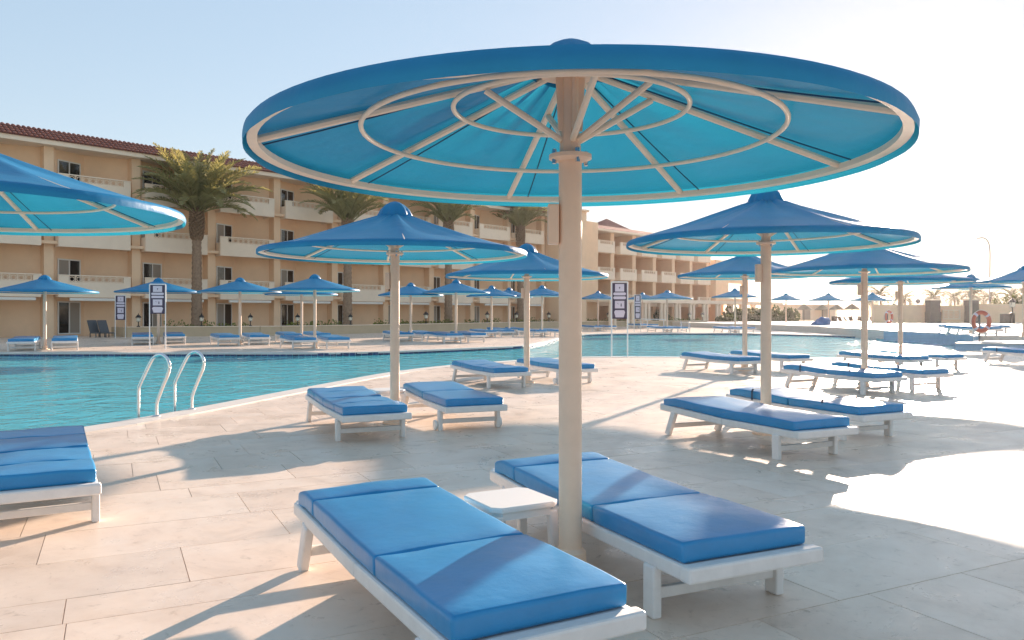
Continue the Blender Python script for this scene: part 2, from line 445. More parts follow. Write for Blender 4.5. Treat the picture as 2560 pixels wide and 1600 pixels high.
# ---------------------------------------------------------------- umbrellas
def canopy_mesh(R, z0, na, nr, amp, VH=.085, RS=.47):
    vs_ = []; fs = []
    zr = lambda t: z0+VH+RS*(1-t)**1.06
    prof = [.10+(1-.10)*i/nr for i in range(nr+1)]
    for i, t in enumerate(prof):
        for j in range(na):
            a = 2*math.pi*j/na
            ph = ((a-R_(12))/(math.pi/4)) % 1
            sag = amp*.55*math.sin(math.pi*ph)*min(1, (1-t)*3.0)*min(1, t*3)
            wr = 0
            if amp > .02: wr = .020*noise.noise(Vector((math.cos(a)*9+R, math.sin(a)*9, t*1.5)))*(1-t)*1.6
            vs_.append((R*t*math.cos(a), R*t*math.sin(a), zr(t)-sag+wr))
    for dr, dz in ((.012,-.2*VH),(.018,-.55*VH),(.014,-1.0*VH)):
        for j in range(na):
            a = 2*math.pi*j/na
            wob = 1+.004*noise.noise(Vector((math.cos(a)*6, math.sin(a)*6, dz*20+R)))
            vs_.append(((R+dr)*wob*math.cos(a), (R+dr)*wob*math.sin(a), z0+VH+dz))
    k = nr+4
    for i in range(k-1):
        for j in range(na):
            fs.append((i*na+j, i*na+(j+1)%na, (i+1)*na+(j+1)%na, (i+1)*na+j))
    mb = MB(); mb.add(vs_, fs); return mb
def cap_mesh(R, z0, na, VH=.085, RS=.47, ch=1.0):
    mb = MB(); zb = z0+VH+RS*.9**1.06; rc = .205*min(1.1, R/1.6)
    prof = [(rc*1.0,-.045),(rc*.97,.0),(rc*.80,.055),(rc*.55,.10),(rc*.28,.125),(.012,.135)]
    vs_ = []
    for i, (r, z) in enumerate(prof):
        for j in range(na):
            a = 2*math.pi*j/na; q = 1 + (.07*math.cos(8*a) if i < 3 else .02*math.cos(8*a))
            vs_.append((r*q*math.cos(a), r*q*math.sin(a), zb+z*ch+(.012*math.cos(8*a) if i == 0 else 0)))
    fs = [(i*na+j, i*na+(j+1)%na, (i+1)*na+(j+1)%na, (i+1)*na+j) for i in range(len(prof)-1) for j in range(na)]
    fs.append(tuple((len(prof)-1)*na+j for j in range(na)))
    mb.add(vs_, fs); return mb
UMB = []
def umbrella(loc, R, rim, det, label, group, pole_r=.058, rot=0, socket=True, name='pool_umbrella', VH=.066, RS=.505, ch=1.22):
    u = empty(name, loc, rot); tag(u, label, 'umbrella', group); UMB.append((loc, R))
    ang = [R_(12+45*k) for k in range(8)]
    na = {2:96, 1:64, 0:40}[det]
    b = MB(); b.lathe([(pole_r*2.6,.0),(pole_r*2.6,.02),(pole_r*1.5,.035),(pole_r*1.35,.16),(pole_r,.18)], 20); b.build('base', 'beige_paint', u, smooth=35)
    zf = rim+.17                                       # flange just above the rim plane
    if det == 2:
        MB().lathe([(pole_r,.17),(pole_r,zf-.14)], 24).build('pole', 'beige_paint', u, smooth=40)
        fl = MB().lathe([(pole_r+.004,zf-.155),(pole_r*1.55,zf-.150),(pole_r*1.85,zf-.142),(pole_r*1.85,zf-.122),(pole_r*.9,zf-.12)], 24).build('flange', 'beige_paint', u, smooth=35)
        for k in range(4):
            a = R_(20+90*k); MB().lathe([(.011,zf-.17),(.011,zf-.10),(.006,zf-.096)], 6, pole_r*1.5*math.cos(a), pole_r*1.5*math.sin(a)).build('bolt', 'steel', fl)
        col = MB(); col.lathe([(pole_r*.92,zf-.13),(pole_r*.92,zf-.08),(pole_r*.74,zf+.02),(pole_r*.74,rim+.47)], 8)
        for k in range(4):
            a = R_(10+90*k); col.x = Matrix.Rotation(a, 4, 'Z'); col.add([(.03,-.005,zf),(.062,-.005,zf),(.075,-.005,rim+.44),(.03,-.005,rim+.44),(.03,.005,zf),(.062,.005,zf),(.075,.005,rim+.44),(.03,.005,rim+.44)], [(0,1,2,3),(7,6,5,4),(0,4,5,1),(1,5,6,2),(2,6,7,3),(3,7,4,0)])
        col.x = None
        col.build('column', 'beige_paint', u, smooth=30)
        MB().lathe([(.10,rim+.435),(.15,rim+.445),(.15,rim+.475),(.05,rim+.485)], 16).build('hub', 'beige_paint', u, smooth=30)
        hp = []
        for t, rr in ((.67,.0125),(.38,.0125)):
            zc = rim+.010+.435*(1-t)
            MB().tube([(R*t*math.cos(2*math.pi*j/64), R*t*math.sin(2*math.pi*j/64), zc) for j in range(64)], rr, 8, closed=True).build('hoop', 'cream_paint', u, smooth=180)
        for ia, a in enumerate(ang):
            c, s_ = math.cos(a), math.sin(a)
            if ia in (0,2,4,6,7): MB().tube([(.28*R*c,.28*R*s_,rim+.035+.435*.72),(.045*c,.045*s_,zf-.05)], .017, 8).build('strut', 'cream_paint', u, smooth=40)
            a2 = a-R_(5)
            MB().tube([(R*t*math.cos(a2), R*t*math.sin(a2), rim+VH+RS*(1-t)**1.06-.030) for t in (.12,.35,.6,.8,.97)], .004, 5).build('seam', 'seam', u, smooth=60)
    else:
        MB().lathe([(pole_r,.17),(pole_r,rim+.05),(pole_r*.75,rim+.06),(pole_r*.75,rim+.45)], 14).build('pole', 'beige_paint', u, smooth=40)
        if det == 1:
            MB().lathe([(pole_r+.003,rim+.005),(pole_r*1.8,rim+.015),(pole_r*1.8,rim+.035),(pole_r*.9,rim+.04)], 16).build('flange', 'beige_paint', u, smooth=35)
    if det >= 1:
        for a in ang:
            c, s_ = math.cos(a), math.sin(a)
            MB().tube([(.05*c,.05*s_,rim+.48),((R-.015)*c,(R-.015)*s_,rim+.052)], .019 if det == 2 else .017, 8).build('rib', 'cream_paint', u, smooth=40)
        if socket:
            MB().cbox((-pole_r-.028, 0, rim-.30), (.055,.085,.20)).build('socket_box', 'beige_paint', u, bevel=.006)
    rg = MB(); zq = rim+.032
    rg.lathe([(R-.045,zq+.0),(R-.002,zq-.006),(R+.002,zq+.030),(R-.012,zq+.034),(R-.045,zq+.030)], na, caps=False)
    n_ = na; rg.f += [(4*n_+j, 4*n_+(j+1)%n_, (j+1)%n_, j) for j in range(n_)]
    rg.build('rim_ring', 'cream_paint', u, smooth=40)
    canopy_mesh(R, rim, na, {2:16,1:10,0:6}[det], {2:.07,1:.07,0:.04}[det], VH, RS).build('canopy', 'canopy', u, smooth=38)
    cap_mesh(R, rim, 48 if det else 24, VH, RS, ch).build('vent_cap', 'canopy', u, smooth=60)
    return u

G1 = 'umbrellas on the near side of the pool'
umbrella((.293,3.98,0), 1.545, 2.10, 2, 'large blue umbrella in the foreground, its whole ribbed underside in view', G1, VH=.080, RS=.46, ch=1.0)
umbrella((-4.15,5.95,0), 1.56, 2.09, 2, 'blue umbrella cut off by the left edge of the photo', G1)
umbrella((-1.45,9.80,0), 1.62, 2.06, 2, 'blue umbrella with a ruffled cap over two loungers, left of the foreground pole', G1)
umbrella((2.86,8.92,0), 1.54, 2.11, 2, 'blue umbrella right of the foreground pole, a small box high on its pole', G1)
umbrella((.29,15.6,0), 1.58, 2.06, 1, 'blue umbrella at the pool edge, its canopy partly hidden behind the foreground pole', G1)
umbrella(at(1862,18.8), 1.55, 2.22, 1, 'blue umbrella at the pool edge partly hidden by the right-hand pole', G1)
umbrella(at(2161,14.4), 1.66, 2.09, 1, 'glowing blue umbrella over the strapped loungers at right, second from the foreground', G1)
umbrella(at(2251,19.6), 1.62, 2.11, 1, 'blue umbrella at right directly behind the glowing one, mostly hidden by it', G1)
G2 = 'umbrellas on the raised terrace'
umbrella(at(2560,31,TZ), 1.80, 2.10, 1, 'blue umbrella at the right edge of the photo on the raised terrace', G2)
umbrella(at(2427,37,TZ), 1.62, 2.08, 1, 'blue umbrella on the terrace whose pole rises behind the ring buoy', G2)
G3 = 'umbrellas on the far bank'
FARU = [  # pole px, distance, half width px, rim y, label
 (112,30,120,732,'leftmost blue umbrella on the far bank'),
 (396,36,99,732,'blue umbrella on the far bank behind the tall sign by the palm'),
 (600,35,100,732,'blue umbrella on the far bank just right of the big palm trunk'),
 (787,31.5,110,728,'front one of two overlapping far-bank umbrellas left of the ruffled umbrella pole'),
 (754,38,88,738,'rear one of two overlapping far-bank umbrellas left of the ruffled umbrella pole'),
 (1027,40,80,740,'far-bank umbrella right of the second palm, half behind the ruffled umbrella pole'),
 (1140,38,84,734,'blue umbrella on the far bank in front of the third palm trunk'),
 (1229,47,63,742,'blue umbrella on the far bank right of the third palm'),
 (1273,53,58,744,'small blue umbrella on the far bank tucked behind the pool-edge umbrella pole'),
 (1355,48,68,741,'far-bank umbrella between the pool-edge pole and the foreground pole'),
 (1495,64,48,748,'small blue umbrella on the far bank just left of the tall pool sign'),
 (1668,59,62,748,'blue umbrella in front of the colonnade, right of the tall pool sign'),
 (1606,74,42,749,'small blue umbrella behind the second sign in front of the colonnade'),
 (1838,57,57,744,'small umbrella at the end of the hotel seen between two poles'),
 (1965,74,42,751,'small grey-blue umbrella left of the strapped loungers, far end of the pool'),
 (2071,68,47,752,'small grey-blue umbrella behind the blue heap at the far end of the pool'),
 (2181,63,51,752,'small grey-blue umbrella beside the right-hand pole, in front of a far palm'),
]
for px, D, hw, ry, lab in FARU:
    umbrella(at(px, D), hw*D/F, zat(ry, D), 0, lab, G3, pole_r=.062)

# ---------------------------------------------------------------- loungers
def rbox(x0,x1,y0,y1,z0,z1,bev,nx,ny,fn):
    bm = bmesh.new()
    bmesh.ops.create_cube(bm, size=1)
    for v_ in bm.verts:
        v_.co = ((x0+x1)/2+v_.co.x*(x1-x0), (y0+y1)/2+v_.co.y*(y1-y0), (z0+z1)/2+v_.co.z*(z1-z0))
    bmesh.ops.bevel(bm, geom=bm.edges[:], offset=bev, segments=3, profile=.6, affect='EDGES')
    for axis, cnt, lo, hi in (((1,0,0),nx,x0,x1),((0,1,0),ny,y0,y1)):
        for i in range(1, cnt):
            t = lo+bev+(hi-lo-2*bev)*i/cnt; co = [0,0,0]; co[0 if axis[0] else 1] = t
            bmesh.ops.bisect_plane(bm, geom=bm.verts[:]+bm.edges[:]+bm.faces[:], plane_co=co, plane_no=axis)
    for v_ in bm.verts: v_.co = fn(v_.co)
    return bm
def bm_mesh(bm, name, material, ang=50):
    me = bpy.data.meshes.new(name); bm.normal_update(); bm.to_mesh(me); bm.free(); me.materials.append(M[material])
    me.shade_smooth(); me.set_sharp_from_angle(angle=R_(ang)); return me

def raise_z(y): return .045*max(0, min(1, (y+.02)/1.0))**1.1
def mk_cushion(y0, y1, seed, soft=1.0, x=.350):
    def fn(c):
        t = (c.y-y0)/(y1-y0); e = math.sin(math.pi*max(0,min(1,t)))**.5*math.cos(c.x/x*1.35)
        top = 1 if c.z > .34 else 0
        z = c.z + top*(.014*e-.004) + raise_z(c.y) + top*.007*soft*noise.noise(Vector((c.x*5, c.y*4, seed)))
        if c.y > .82: z -= .05*((c.y-.82)/.2)**2
        x_ = c.x*(1+.008*noise.noise(Vector((c.y*6, c.z*5, seed+3))))
        return Vector((x_, c.y+.006*noise.noise(Vector((c.x*6, c.z*9, seed+9))), z))
    return bm_mesh(rbox(-x,x,y0,y1,.292,.382,.018,8,10,fn), 'cushion', 'mattress')
def lounger_proto(name, kind, det):
    """foot at -Y, head at +Y"""
    t = empty(name, (0,0,0))
    fr = MB()
    for sx in (-1,1):
        fr.beam((sx*.340,-1.03,.257),(sx*.340,-.02,.257), .045,.068)
        fr.beam((sx*.340,-.02,.257),(sx*.340,1.03,.297), .045,.068)
    fr.beam((-.375,-1.045,.262),(.375,-1.045,.262), .07,.07)
    fr.beam((-.345,1.03,.297),(.345,1.03,.297), .05,.075)
    fr.build('frame', 'white_wood', t, bevel=.012)
    for sx in (-1,1):
        MB().prism([(sx*.355-.024,-.83),(sx*.355+.024,-.83),(sx*.355+.024,-.745),(sx*.355-.024,-.745)], 0, .235).build('leg', 'white_wood', t, bevel=.01)
        MB().beam((sx*.345,.90,0),(sx*.345,.78,.262), .05,.075, up=(0,1,0)).build('leg', 'white_wood', t, bevel=.01)
    MB().beam((-.335,-.79,.105),(.335,-.79,.105), .035,.05).build('stretcher', 'white_wood', t, bevel=.006)
    MB().beam((-.32,.853,.105),(.32,.853,.105), .035,.05).build('stretcher', 'white_wood', t, bevel=.006)
    if det:
        sl = MB().box(-.32,.32,-.03,.03,-.008,.008).mesh('slat', 'white_wood')
        for i in range(14):
            y = -.97+i*.145; o = link('slat', sl, t); o.location = (0, y, .279+raise_z(y))
    if kind == 'wheel':
        for sx in (-1,1):
            MB().tube([(sx*.40-.012,-.74,.06),(sx*.40+.012,-.74,.06)], .06, 14).build('wheel', 'white_plastic', t, smooth=40)
    if kind in ('strap','wheel','plain2'):
        link('cushion', mk_cushion(-1.0,-.01,1.3), t); link('cushion', mk_cushion(.005,.98,4.1), t)
    elif kind == 'smooth':
        link('cushion', mk_cushion(-1.0,.98,2.2,1.6), t)
    elif kind == 'creased':
        link('cushion', mk_cushion(-1.0,-.58,1.3,1.8), t); link('cushion', mk_cushion(-.575,.0,6.3,1.8), t)
        link('cushion', mk_cushion(.005,.52,4.1,1.8), t); link('cushion', mk_cushion(.525,.98,8.1,1.8), t)
    else:                                              # seam line near the head
        link('cushion', mk_cushion(-1.0,-.255,1.3), t); link('cushion', mk_cushion(-.25,.68,4.1), t); link('cushion', mk_cushion(.684,.98,7.7), t)
    if kind == 'strap':
        for y, wv in ((.60,.05),(-.45,.02)):
            st = MB(); z = .398+raise_z(y)
            pts = [(-.352,y-.10+wv,.30),(-.352,y-.10+wv,z-.02),(-.30,y-.06+wv,z+.006),(0,y+.02,z+.014),(.30,y+.07,z+.004),(.352,y+.08,z-.02),(.352,y+.08,.30)]
            for a, b in zip(pts[:-1], pts[1:]): st.beam((a[0]*1.06,a[1],a[2]), (b[0]*1.06,b[1],b[2]), .022, .004, up=(0,0,1) if abs(a[2]-b[2]) < .1 else (1,0,0))
            st.build('strap', 'strap', t)
    return t
PROTO = {}
def lounger(loc, kind, det, label, group, rz=PHI):
    key = (kind, det)
    if key not in PROTO:
        PROTO[key] = lounger_proto('sun_lounger', kind, det); o = PROTO[key]
    else: o = copy_tree(PROTO[key])
    o.location = (loc[0], loc[1], loc[2] if len(loc) > 2 else 0); o.rotation_euler = (0,0,rz)
    tag(o, label, 'lounger', group); return o
GL = 'loungers in the foreground'
lounger((-.37,3.57), 'seam', 1, 'nearest blue lounger, its foot at the bottom edge, a pole shadow across it', GL, R_(29))
lounger((.615,4.40), 'plain', 1, 'blue lounger behind the foreground pole, white table at its side', GL, R_(25))
lounger((-3.42,5.66), 'creased', 1, 'blue lounger with creased cushion cut off by the left edge', GL, R_(30.5))
lounger((-1.86,9.27), 'creased', 1, 'blue lounger with folded creases, left one below the ruffled umbrella by the pool', GL, R_(25))
lounger((-.80,10.05), 'wheel', 1, 'blue wheeled lounger with smooth cushion right of the ruffled umbrella pole', GL, R_(22))
lounger((2.44,8.20), 'smooth', 1, 'long smooth blue lounger in front of the right-hand pole', GL, R_(25))
lounger((3.50,9.32), 'strap', 1, 'blue lounger with a buckled strap behind the right-hand pole', GL, R_(26))
GM = 'loungers along the near pool edge'
lounger((-.46,15.2), 'creased', 0, 'wrinkled blue lounger at the pool edge left of the pole beside the foreground pole', GM)
lounger((.85,16.1), 'wheel', 0, 'blue lounger at the pool edge half hidden by the foreground pole', GM)
p = at(1862,18.8)
lounger((p.x-.62,p.y-.1), 'creased', 0, 'worn blue lounger at the pool edge left of the right-hand pole', GM)
lounger((p.x+.85,p.y+.9), 'plain2', 0, 'blue lounger at the pool edge whose foot shows right of the right-hand pole', GM)
p = at(2161,14.4)
lounger((p.x-.60,p.y-.35), 'strap', 0, 'blue lounger with two straps under the glowing umbrella at right, nearer of its pair', GM)
lounger((p.x+.62,p.y+.45), 'strap', 0, 'blue lounger with two straps under the glowing umbrella at right, farther of its pair', GM)
p = at(2251,19.6)
lounger((p.x-.62,p.y-.35), 'creased', 0, 'dark-edged lounger behind the strapped pair at right, nearer of two in shadow', GM)
lounger((p.x+.65,p.y+.45), 'plain2', 0, 'dark-edged lounger behind the strapped pair at right, farther of two in shadow', GM)
lounger((14.0,21.6), 'strap', 0, 'lounger with a rolled cushion below the red ring buoy at the right edge', GM)
lounger((15.0,20.2), 'plain2', 0, 'lounger cut off by the right edge below the ring buoy', GM)
GT = 'loungers on the raised terrace'
p = at(2427,37,TZ)
lounger((p.x-.75,p.y-.6,TZ), 'plain2', 0, 'lounger on the terrace left of the ring buoy', GT)
lounger((p.x+.75,p.y+.2,TZ), 'plain2', 0, 'lounger on the terrace right of the ring buoy, nearer the wall', GT)
p = at(2560,31,TZ)
lounger((p.x-1.1,p.y+1.6,TZ), 'plain2', 0, 'lounger under the terrace umbrella at the right edge', GT)
GF = 'loungers on the far bank'
ORD = ['leftmost far-bank umbrella','far-bank umbrella behind the tall sign','far-bank umbrella right of the big palm','front of two overlapping far umbrellas','rear of two overlapping far umbrellas',
 'far-bank umbrella right of the second palm','far-bank umbrella before the third palm','far-bank umbrella right of the third palm','small far umbrella behind the pool-edge pole','far umbrella left of the foreground pole',
 'small far umbrella left of the tall pool sign','umbrella before the colonnade','small umbrella behind the second sign','small umbrella at the end of the hotel','small umbrella left of the blue heap','small umbrella behind the blue heap','small umbrella beside the right-hand pole']
for i, (px, D, hw, ry, lab) in enumerate(FARU):
    p = at(px, D); kinds = ['plain2','creased']
    for sx, wd in ((-1,'left'),(1,'right')):
        o = p.to_2d()+ER*sx*.66+EH*random.uniform(-.25,.25)
        lounger((o.x,o.y), kinds[(i+(sx > 0)) % 2], 0, '%s of two blue loungers under the %s' % (wd, ORD[i]), GF, PHI+R_(random.uniform(-4,4))).scale = (1.18,)*3 if D < 45 else (1.08,)*3

# ---------------------------------------------------------------- side tables
def side_table(loc, rz, label):
    t = empty('side_table', (*loc,0), rz); tag(t, label, 'table', 'white plastic side tables')
    h = .20; c = .045
    poly = [(-h+c,-h),(h-c,-h),(h,-h+c),(h,h-c),(h-c,h),(-h+c,h),(-h,h-c),(-h,-h+c)]
    MB().prism(poly, .345, .375).build('tabletop', 'white_plastic', t, bevel=.008)
    MB().prism([(x*.9,y*.9) for x,y in poly], .305, .3449).build('apron', 'white_plastic', t)
    for sx in (-1,1):
        for sy in (-1,1):
            MB().beam((sx*.175,sy*.175,0),(sx*.160,sy*.160,.33), .05,.05, up=(0,1,0)).build('leg', 'white_plastic', t, bevel=.012)
side_table((-.01,4.215), R_(29), 'white plastic side table between the two nearest loungers')
side_table((-1.62,10.28), R_(25), 'white plastic side table behind the pole of the ruffled umbrella')

# ---------------------------------------------------------------- pool ladders
def ladder(a, b, nrm, label, sc=1.0):
    """a, b: deck anchors; nrm: unit vector from deck to water"""
    t = empty('pool_ladder', (*((a+b)/2), 0)); tag(t, label, 'pool ladder', 'steel pool ladders')
    o0 = (a+b)/2
    prof = [(0,0),(0,.14),(-.02,.22),(-.10,.40),(-.18,.56),(-.205,.66),(-.18,.75),(-.11,.81),(-.03,.815),(.05,.77),(.12,.67),(.20,.53),(.26,.42),(.285,.36),(.29,.28),(.29,.1),(.29,-.9)]
    for q in (a, b):
        d = q-o0
        path = catmull([Vector((d.x+nrm.x*u*sc, d.y+nrm.y*u*sc, z*sc)) for u, z in prof], 4)
        MB().tube(path, .022, 12).build('handrail', 'steel', t, smooth=60)
        MB().lathe([(.05,.012),(.05,.022),(.026,.032)], 16, d.x, d.y).build('anchor_plate', 'steel', t, smooth=35)
    for z in (-.25,-.55,-.82):
        da, db = a-o0+nrm*.29*sc, b-o0+nrm*.29*sc
        MB().beam((da.x,da.y,z),(db.x,db.y,z), .08,.025).build('step', 'steel', t, bevel=.006)
q1, q2 = gp(391,1043).to_2d(), gp(479,1025).to_2d()
ladder(q1, q2, Vector((-.955,.295)), 'shiny steel pool ladder with two curved handrails on the near pool edge')
q1, q2 = gp(1703,831).to_2d(), gp(1723,831).to_2d()
ladder(q1, q2, Vector((.0,-1.0)), 'small steel pool ladder on the far pool edge by the colonnade', 1.0)

# ---------------------------------------------------------------- signs
def sign(px, D, w, z0, z1, rz, label):
    p = at(px, D); t = empty('pool_sign', p, rz); tag(t, label, 'sign', 'rules signs by the pool')
    for sx in (-1,1):
        MB().tube([(sx*(w/2+.02),0,0),(sx*(w/2+.02),0,z1+.03)], .022, 10).build('post', 'white_plastic', t, smooth=40)
    MB().tube([(-w/2-.02,0,z1+.03),(w/2+.02,0,z1+.03)], .022, 10).build('crossbar', 'white_plastic', t, smooth=40)
    bd = MB().box(-w/2,w/2,-.012,.012,z0,z1).build('board', 'sign_board', t)
    H = z1-z0
    for f0, f1, ww, kind in ((.76,.97,.62,0),(.655,.735,.86,1),(.545,.625,.86,1),(.29,.50,.64,2),(.04,.24,.74,3)):
        x = w*ww/2; a, b = z0+H*f0, z0+H*f1; c = .03
        if kind == 3: poly = [(-x*.75,a),(x*.75,a),(x,b-.06),(x*.8,b),(-x*.8,b),(-x,b-.06)]
        else: poly = [(-x+c,a),(x-c,a),(x,a+c),(x,b-c),(x-c,b),(-x+c,b),(-x,b-c),(-x,a+c)] if kind == 1 else [(-x,a),(x,a),(x,b),(-x,b)]
        mb = MB(); kk = len(poly)
        mb.add([(u,-.020,v_) for u,v_ in poly]+[(u,-.0121,v_) for u,v_ in poly], [tuple(range(kk)), tuple(range(2*kk-1,kk-1,-1))]+[(i,kk+i,kk+(i+1)%kk,(i+1)%kk) for i in range(kk)])
        mb.build('panel', 'sign_panel', t)
        zc = (a+b)/2
        mk = MB()
        if kind == 0: mk.box(-.02,.02,-.0235,-.0202,zc-.005,zc+.025); mk.box(-.008,.008,-.0235,-.0202,zc-.04,zc-.006)
        if kind == 2:
            mk.box(.03,.065,-.0235,-.0202,zc-.06,zc+.015); mk.box(.037,.058,-.0235,-.0202,zc+.02,zc+.045)
            mk.box(-.07,-.05,-.0235,-.0202,zc+.02,zc+.04); mk.box(-.035,-.02,-.0235,-.0202,zc+.01,zc+.025)
        if mk.v: mk.build('pictogram', 'sign_mark', t)
sign(394, 30.4, .52, 1.36, 2.46, R_(18), 'tall purple and white sign on two posts across the pool, left of the big palm')
sign(301, 44, .52, 1.02, 2.36, R_(50), 'faded purple sign turned away beside the hotel at far left')
sign(1549, 25, .46, 1.20, 2.33, R_(-4), 'tall purple and white sign on two posts at the water, right of the foreground pole')
sign(1594, 59, .50, .98, 2.75, R_(20), 'smaller purple sign across the pool right of the tall pool sign')

# ---------------------------------------------------------------- hotel
ES = Vector((.673,.740)); HB = Vector((-26.2,48)); HA = math.atan2(.740,.673)
def hpos(s, d): return HB + ES*s + Vector((-.740,.673))*d
SL = [2.68, 5.65, 8.62]; EAVE = 11.15
hotel = empty('hotel_building', (HB.x,HB.y,0), HA); tag(hotel, 'four-storey sandy hotel wing with balconies and red tiled roof behind the palms', 'building')
wing = empty('hotel_wing', (HB.x,HB.y,0), HA); tag(wing, 'farther hotel wing of sandy balconies right of the foreground pole', 'building')
frame_me = None; win_cache = {}
def window(parent, a, b, z0, z1, w, f, closed=False):
    """window set on a wall running from a to b (local s, depth), at fraction f"""
    ax, bx = Vector(a), Vector(b); t = (bx-ax).normalized(); c = ax.lerp(bx, f)
    ang = math.atan2(t.y, t.x); h = z1-z0; key = (round(w,2), round(h,2))
    if key not in win_cache:
        fm = MB()
        for x in (-w/2, -.035, w/2-.07): fm.box(x, x+.07, -.05, .03, 0, h)
        fm.box(-w/2+.07, -.035, -.045, .028, h-.08, h); fm.box(.035, w/2-.07, -.045, .028, h-.08, h)
        fm.box(-w/2+.07, -.035, -.045, .028, 0, .08); fm.box(.035, w/2-.07, -.045, .028, 0, .08)
        pm = MB().box(-w/4+.045, w/4-.045, -.02, .012, .08, h-.08)
        win_cache[key] = (fm.mesh('window', 'window_frame'), pm.mesh('pane', 'glass'), pm.mesh('pane', 'curtain'))
    fm, pg, pc = win_cache[key]
    o = link('window', fm, parent); o.location = (c.x, c.y, z0); o.rotation_euler = (0,0,ang)
    for sx in (-1,1):
        r_ = random.random()
        q = link('pane', pc if (r_ < .25) else pg, o); q.location = (sx*(w/4+.0), 0, 0)
lat_cache = {}
def lattice_mesh(w, h):
    key = (round(w,2), round(h,2))
    if key in lat_cache: return lat_cache[key]
    m_ = MB(); n_ = max(3, int(w/(h*1.05))); cw = w/n_
    m_.box(-w/2,w/2,-.02,.02,0,.035)
    for i in range(n_):
        x0 = -w/2+i*cw; xc = x0+cw/2; r = min(cw,h)*.36
        pts = [(xc+r*math.cos(a*math.pi/5), 0, h/2+r*math.sin(a*math.pi/5)) for a in range(10)]
        m_.tube(pts, .022, 4, closed=True)
        for a, b in (((x0,h*.03),(xc-r*.7,h/2-r*.7)),((x0+cw,h*.03),(xc+r*.7,h/2-r*.7)),((x0,h),(xc-r*.7,h/2+r*.7)),((x0+cw,h),(xc+r*.7,h/2+r*.7))):
            m_.beam((a[0],0,a[1]),(b[0],0,b[1]), .03,.035, up=(0,1,0))
        m_.box(x0-.02,x0+.02,-.018,.018,0,h)
    lat_cache[key] = m_.mesh('lattice', 'stucco_pale'); return lat_cache[key]
def balcony(parent, s0, s1, d0, slab):
    m_ = MB()
    m_.box(s0,s1,d0,d0+.14,slab-.34,slab+.55)            # front parapet
    m_.box(s0,s0+.14,d0+.14,.40,slab-.34,slab+.55); m_.box(s1-.14,s1,d0+.14,.40,slab-.34,slab+.55)
    m_.box(s0,s0+.55,d0,d0+.14,slab+.55,slab+.92); m_.box(s1-.42,s1,d0,d0+.14,slab+.55,slab+.92)
    o = m_.build('balcony', 'stucco_pale', parent)
    w = s1-s0-.97
    lt = link('lattice', lattice_mesh(w,.36), o); lt.location = (s0+.55+w/2, d0+.07, slab+.56)
    MB().box(s0-.02,s1+.02,d0-.02,d0+.12,slab+.925,slab+.985).build('handrail', 'stucco_pale', o)
wall = MB(); BW = 5.0; S0 = -16.8; NB = 12
for k in range(NB):
    s = S0+k*BW
    a, v_, b = (s+.24,.15), (s+2.40,1.05), (s+4.76,.30)
    for p, q in ((a,v_),(v_,b)):
        P, Q = Vector(p), Vector(q); nn = Vector((-(Q-P).y,(Q-P).x)).normalized()*.25
        wall.prism([tuple(P),tuple(Q),tuple(Q+nn),tuple(P+nn)][::1], 0, EAVE+.05)
    wall.box(s-.26,s+.26,-.35,2.0,0,EAVE+.02)
    wall.box(s+.26,s+.5,.05,.35,0,EAVE+.02)
wall.box(S0+NB*BW-.26,S0+NB*BW+.26,-.35,2.0,0,EAVE+.02)
wall.build('wall', 'stucco', hotel)
for j, sl_ in enumerate(SL):
    fm = MB(); fm.box(S0+.27,S0+NB*BW-.27,-.78,2.4,sl_-.2,sl_-.02); fm.build('floor_slab', 'stucco', hotel)
for k in range(NB):
    s = S0+k*BW
    for j, sl_ in enumerate(SL):
        balcony(hotel, s+.33, s+4.42, -.95, sl_)
        window(hotel, (s+.24,.13), (s+2.40,1.03), sl_-.02, sl_+2.0, 1.6, .54)
    window(hotel, (s+.24,.13), (s+2.40,1.03), .12, 2.12, 1.6, .54)
    aw = MB().box(s+.9,s+4.1,-1.10,-.96,2.13,2.30).build('awning', 'awning', hotel, bevel=.03)
    lamp = MB().lathe([(.03,0),(.09,.06),(.10,.16),(.02,.22)], 8, 0, 0).build('wall_lamp', 'dark_wood', hotel); lamp.location = (s+3.6,.80,1.75)
ev = MB(); ev.box(S0-.3,S0+NB*BW+.3,-.95,3.2,EAVE+.03,EAVE+.10); ev.box(S0-.3,S0+NB*BW+.3,-1.0,-.80,EAVE+.02,EAVE+.30); ev.build('eave', 'stucco_pale', hotel)
# roof: a deck with real barrel tiles in columns
rp0, rp1 = Vector((-1.08,EAVE+.30)), Vector((.35,EAVE+1.10))
rf = MB(); L0, L1 = S0-.3, S0+NB*BW+.3
rf.add([(L0,rp0.x,rp0.y),(L1,rp0.x,rp0.y),(L1,rp1.x,rp1.y),(L0,rp1.x,rp1.y),(L1,8,rp1.y-.3),(L0,8,rp1.y-.3),(L0,rp0.x,rp0.y-.02),(L1,rp0.x,rp0.y-.02)], [(0,1,2,3),(3,2,4,5),(0,6,7,1)])
roof = rf.build('roof', 'roof_tile', hotel)
tm = MB(); tw = .27; ln = (rp1-rp0).length; ud = (rp1-rp0)/ln
for r in range(4):
    t0, t1 = ln*r/4-.03, ln*(r+1)/4+.02
    for (tt, rr, lift) in ((t0,.115,.045),):
        vs_ = []; nseg = 6
        for q, (tp, ra, lf) in enumerate(((t0,.118,.05),(t1,.098,.015))):
            for a in range(nseg+1):
                an = math.pi*a/nseg; off = ra*.62*math.sin(an)+lf
                c = rp0+ud*tp
                vs_.append((-ra*math.cos(an), c.x-ud.y*off, c.y+ud.x*off))
        tm.add(vs_, [(a,a+1,nseg+2+a,nseg+1+a) for a in range(nseg)]+[tuple(range(nseg,-1,-1))])
tile_mesh = tm.mesh('roof_tile', 'roof_tile', 40)
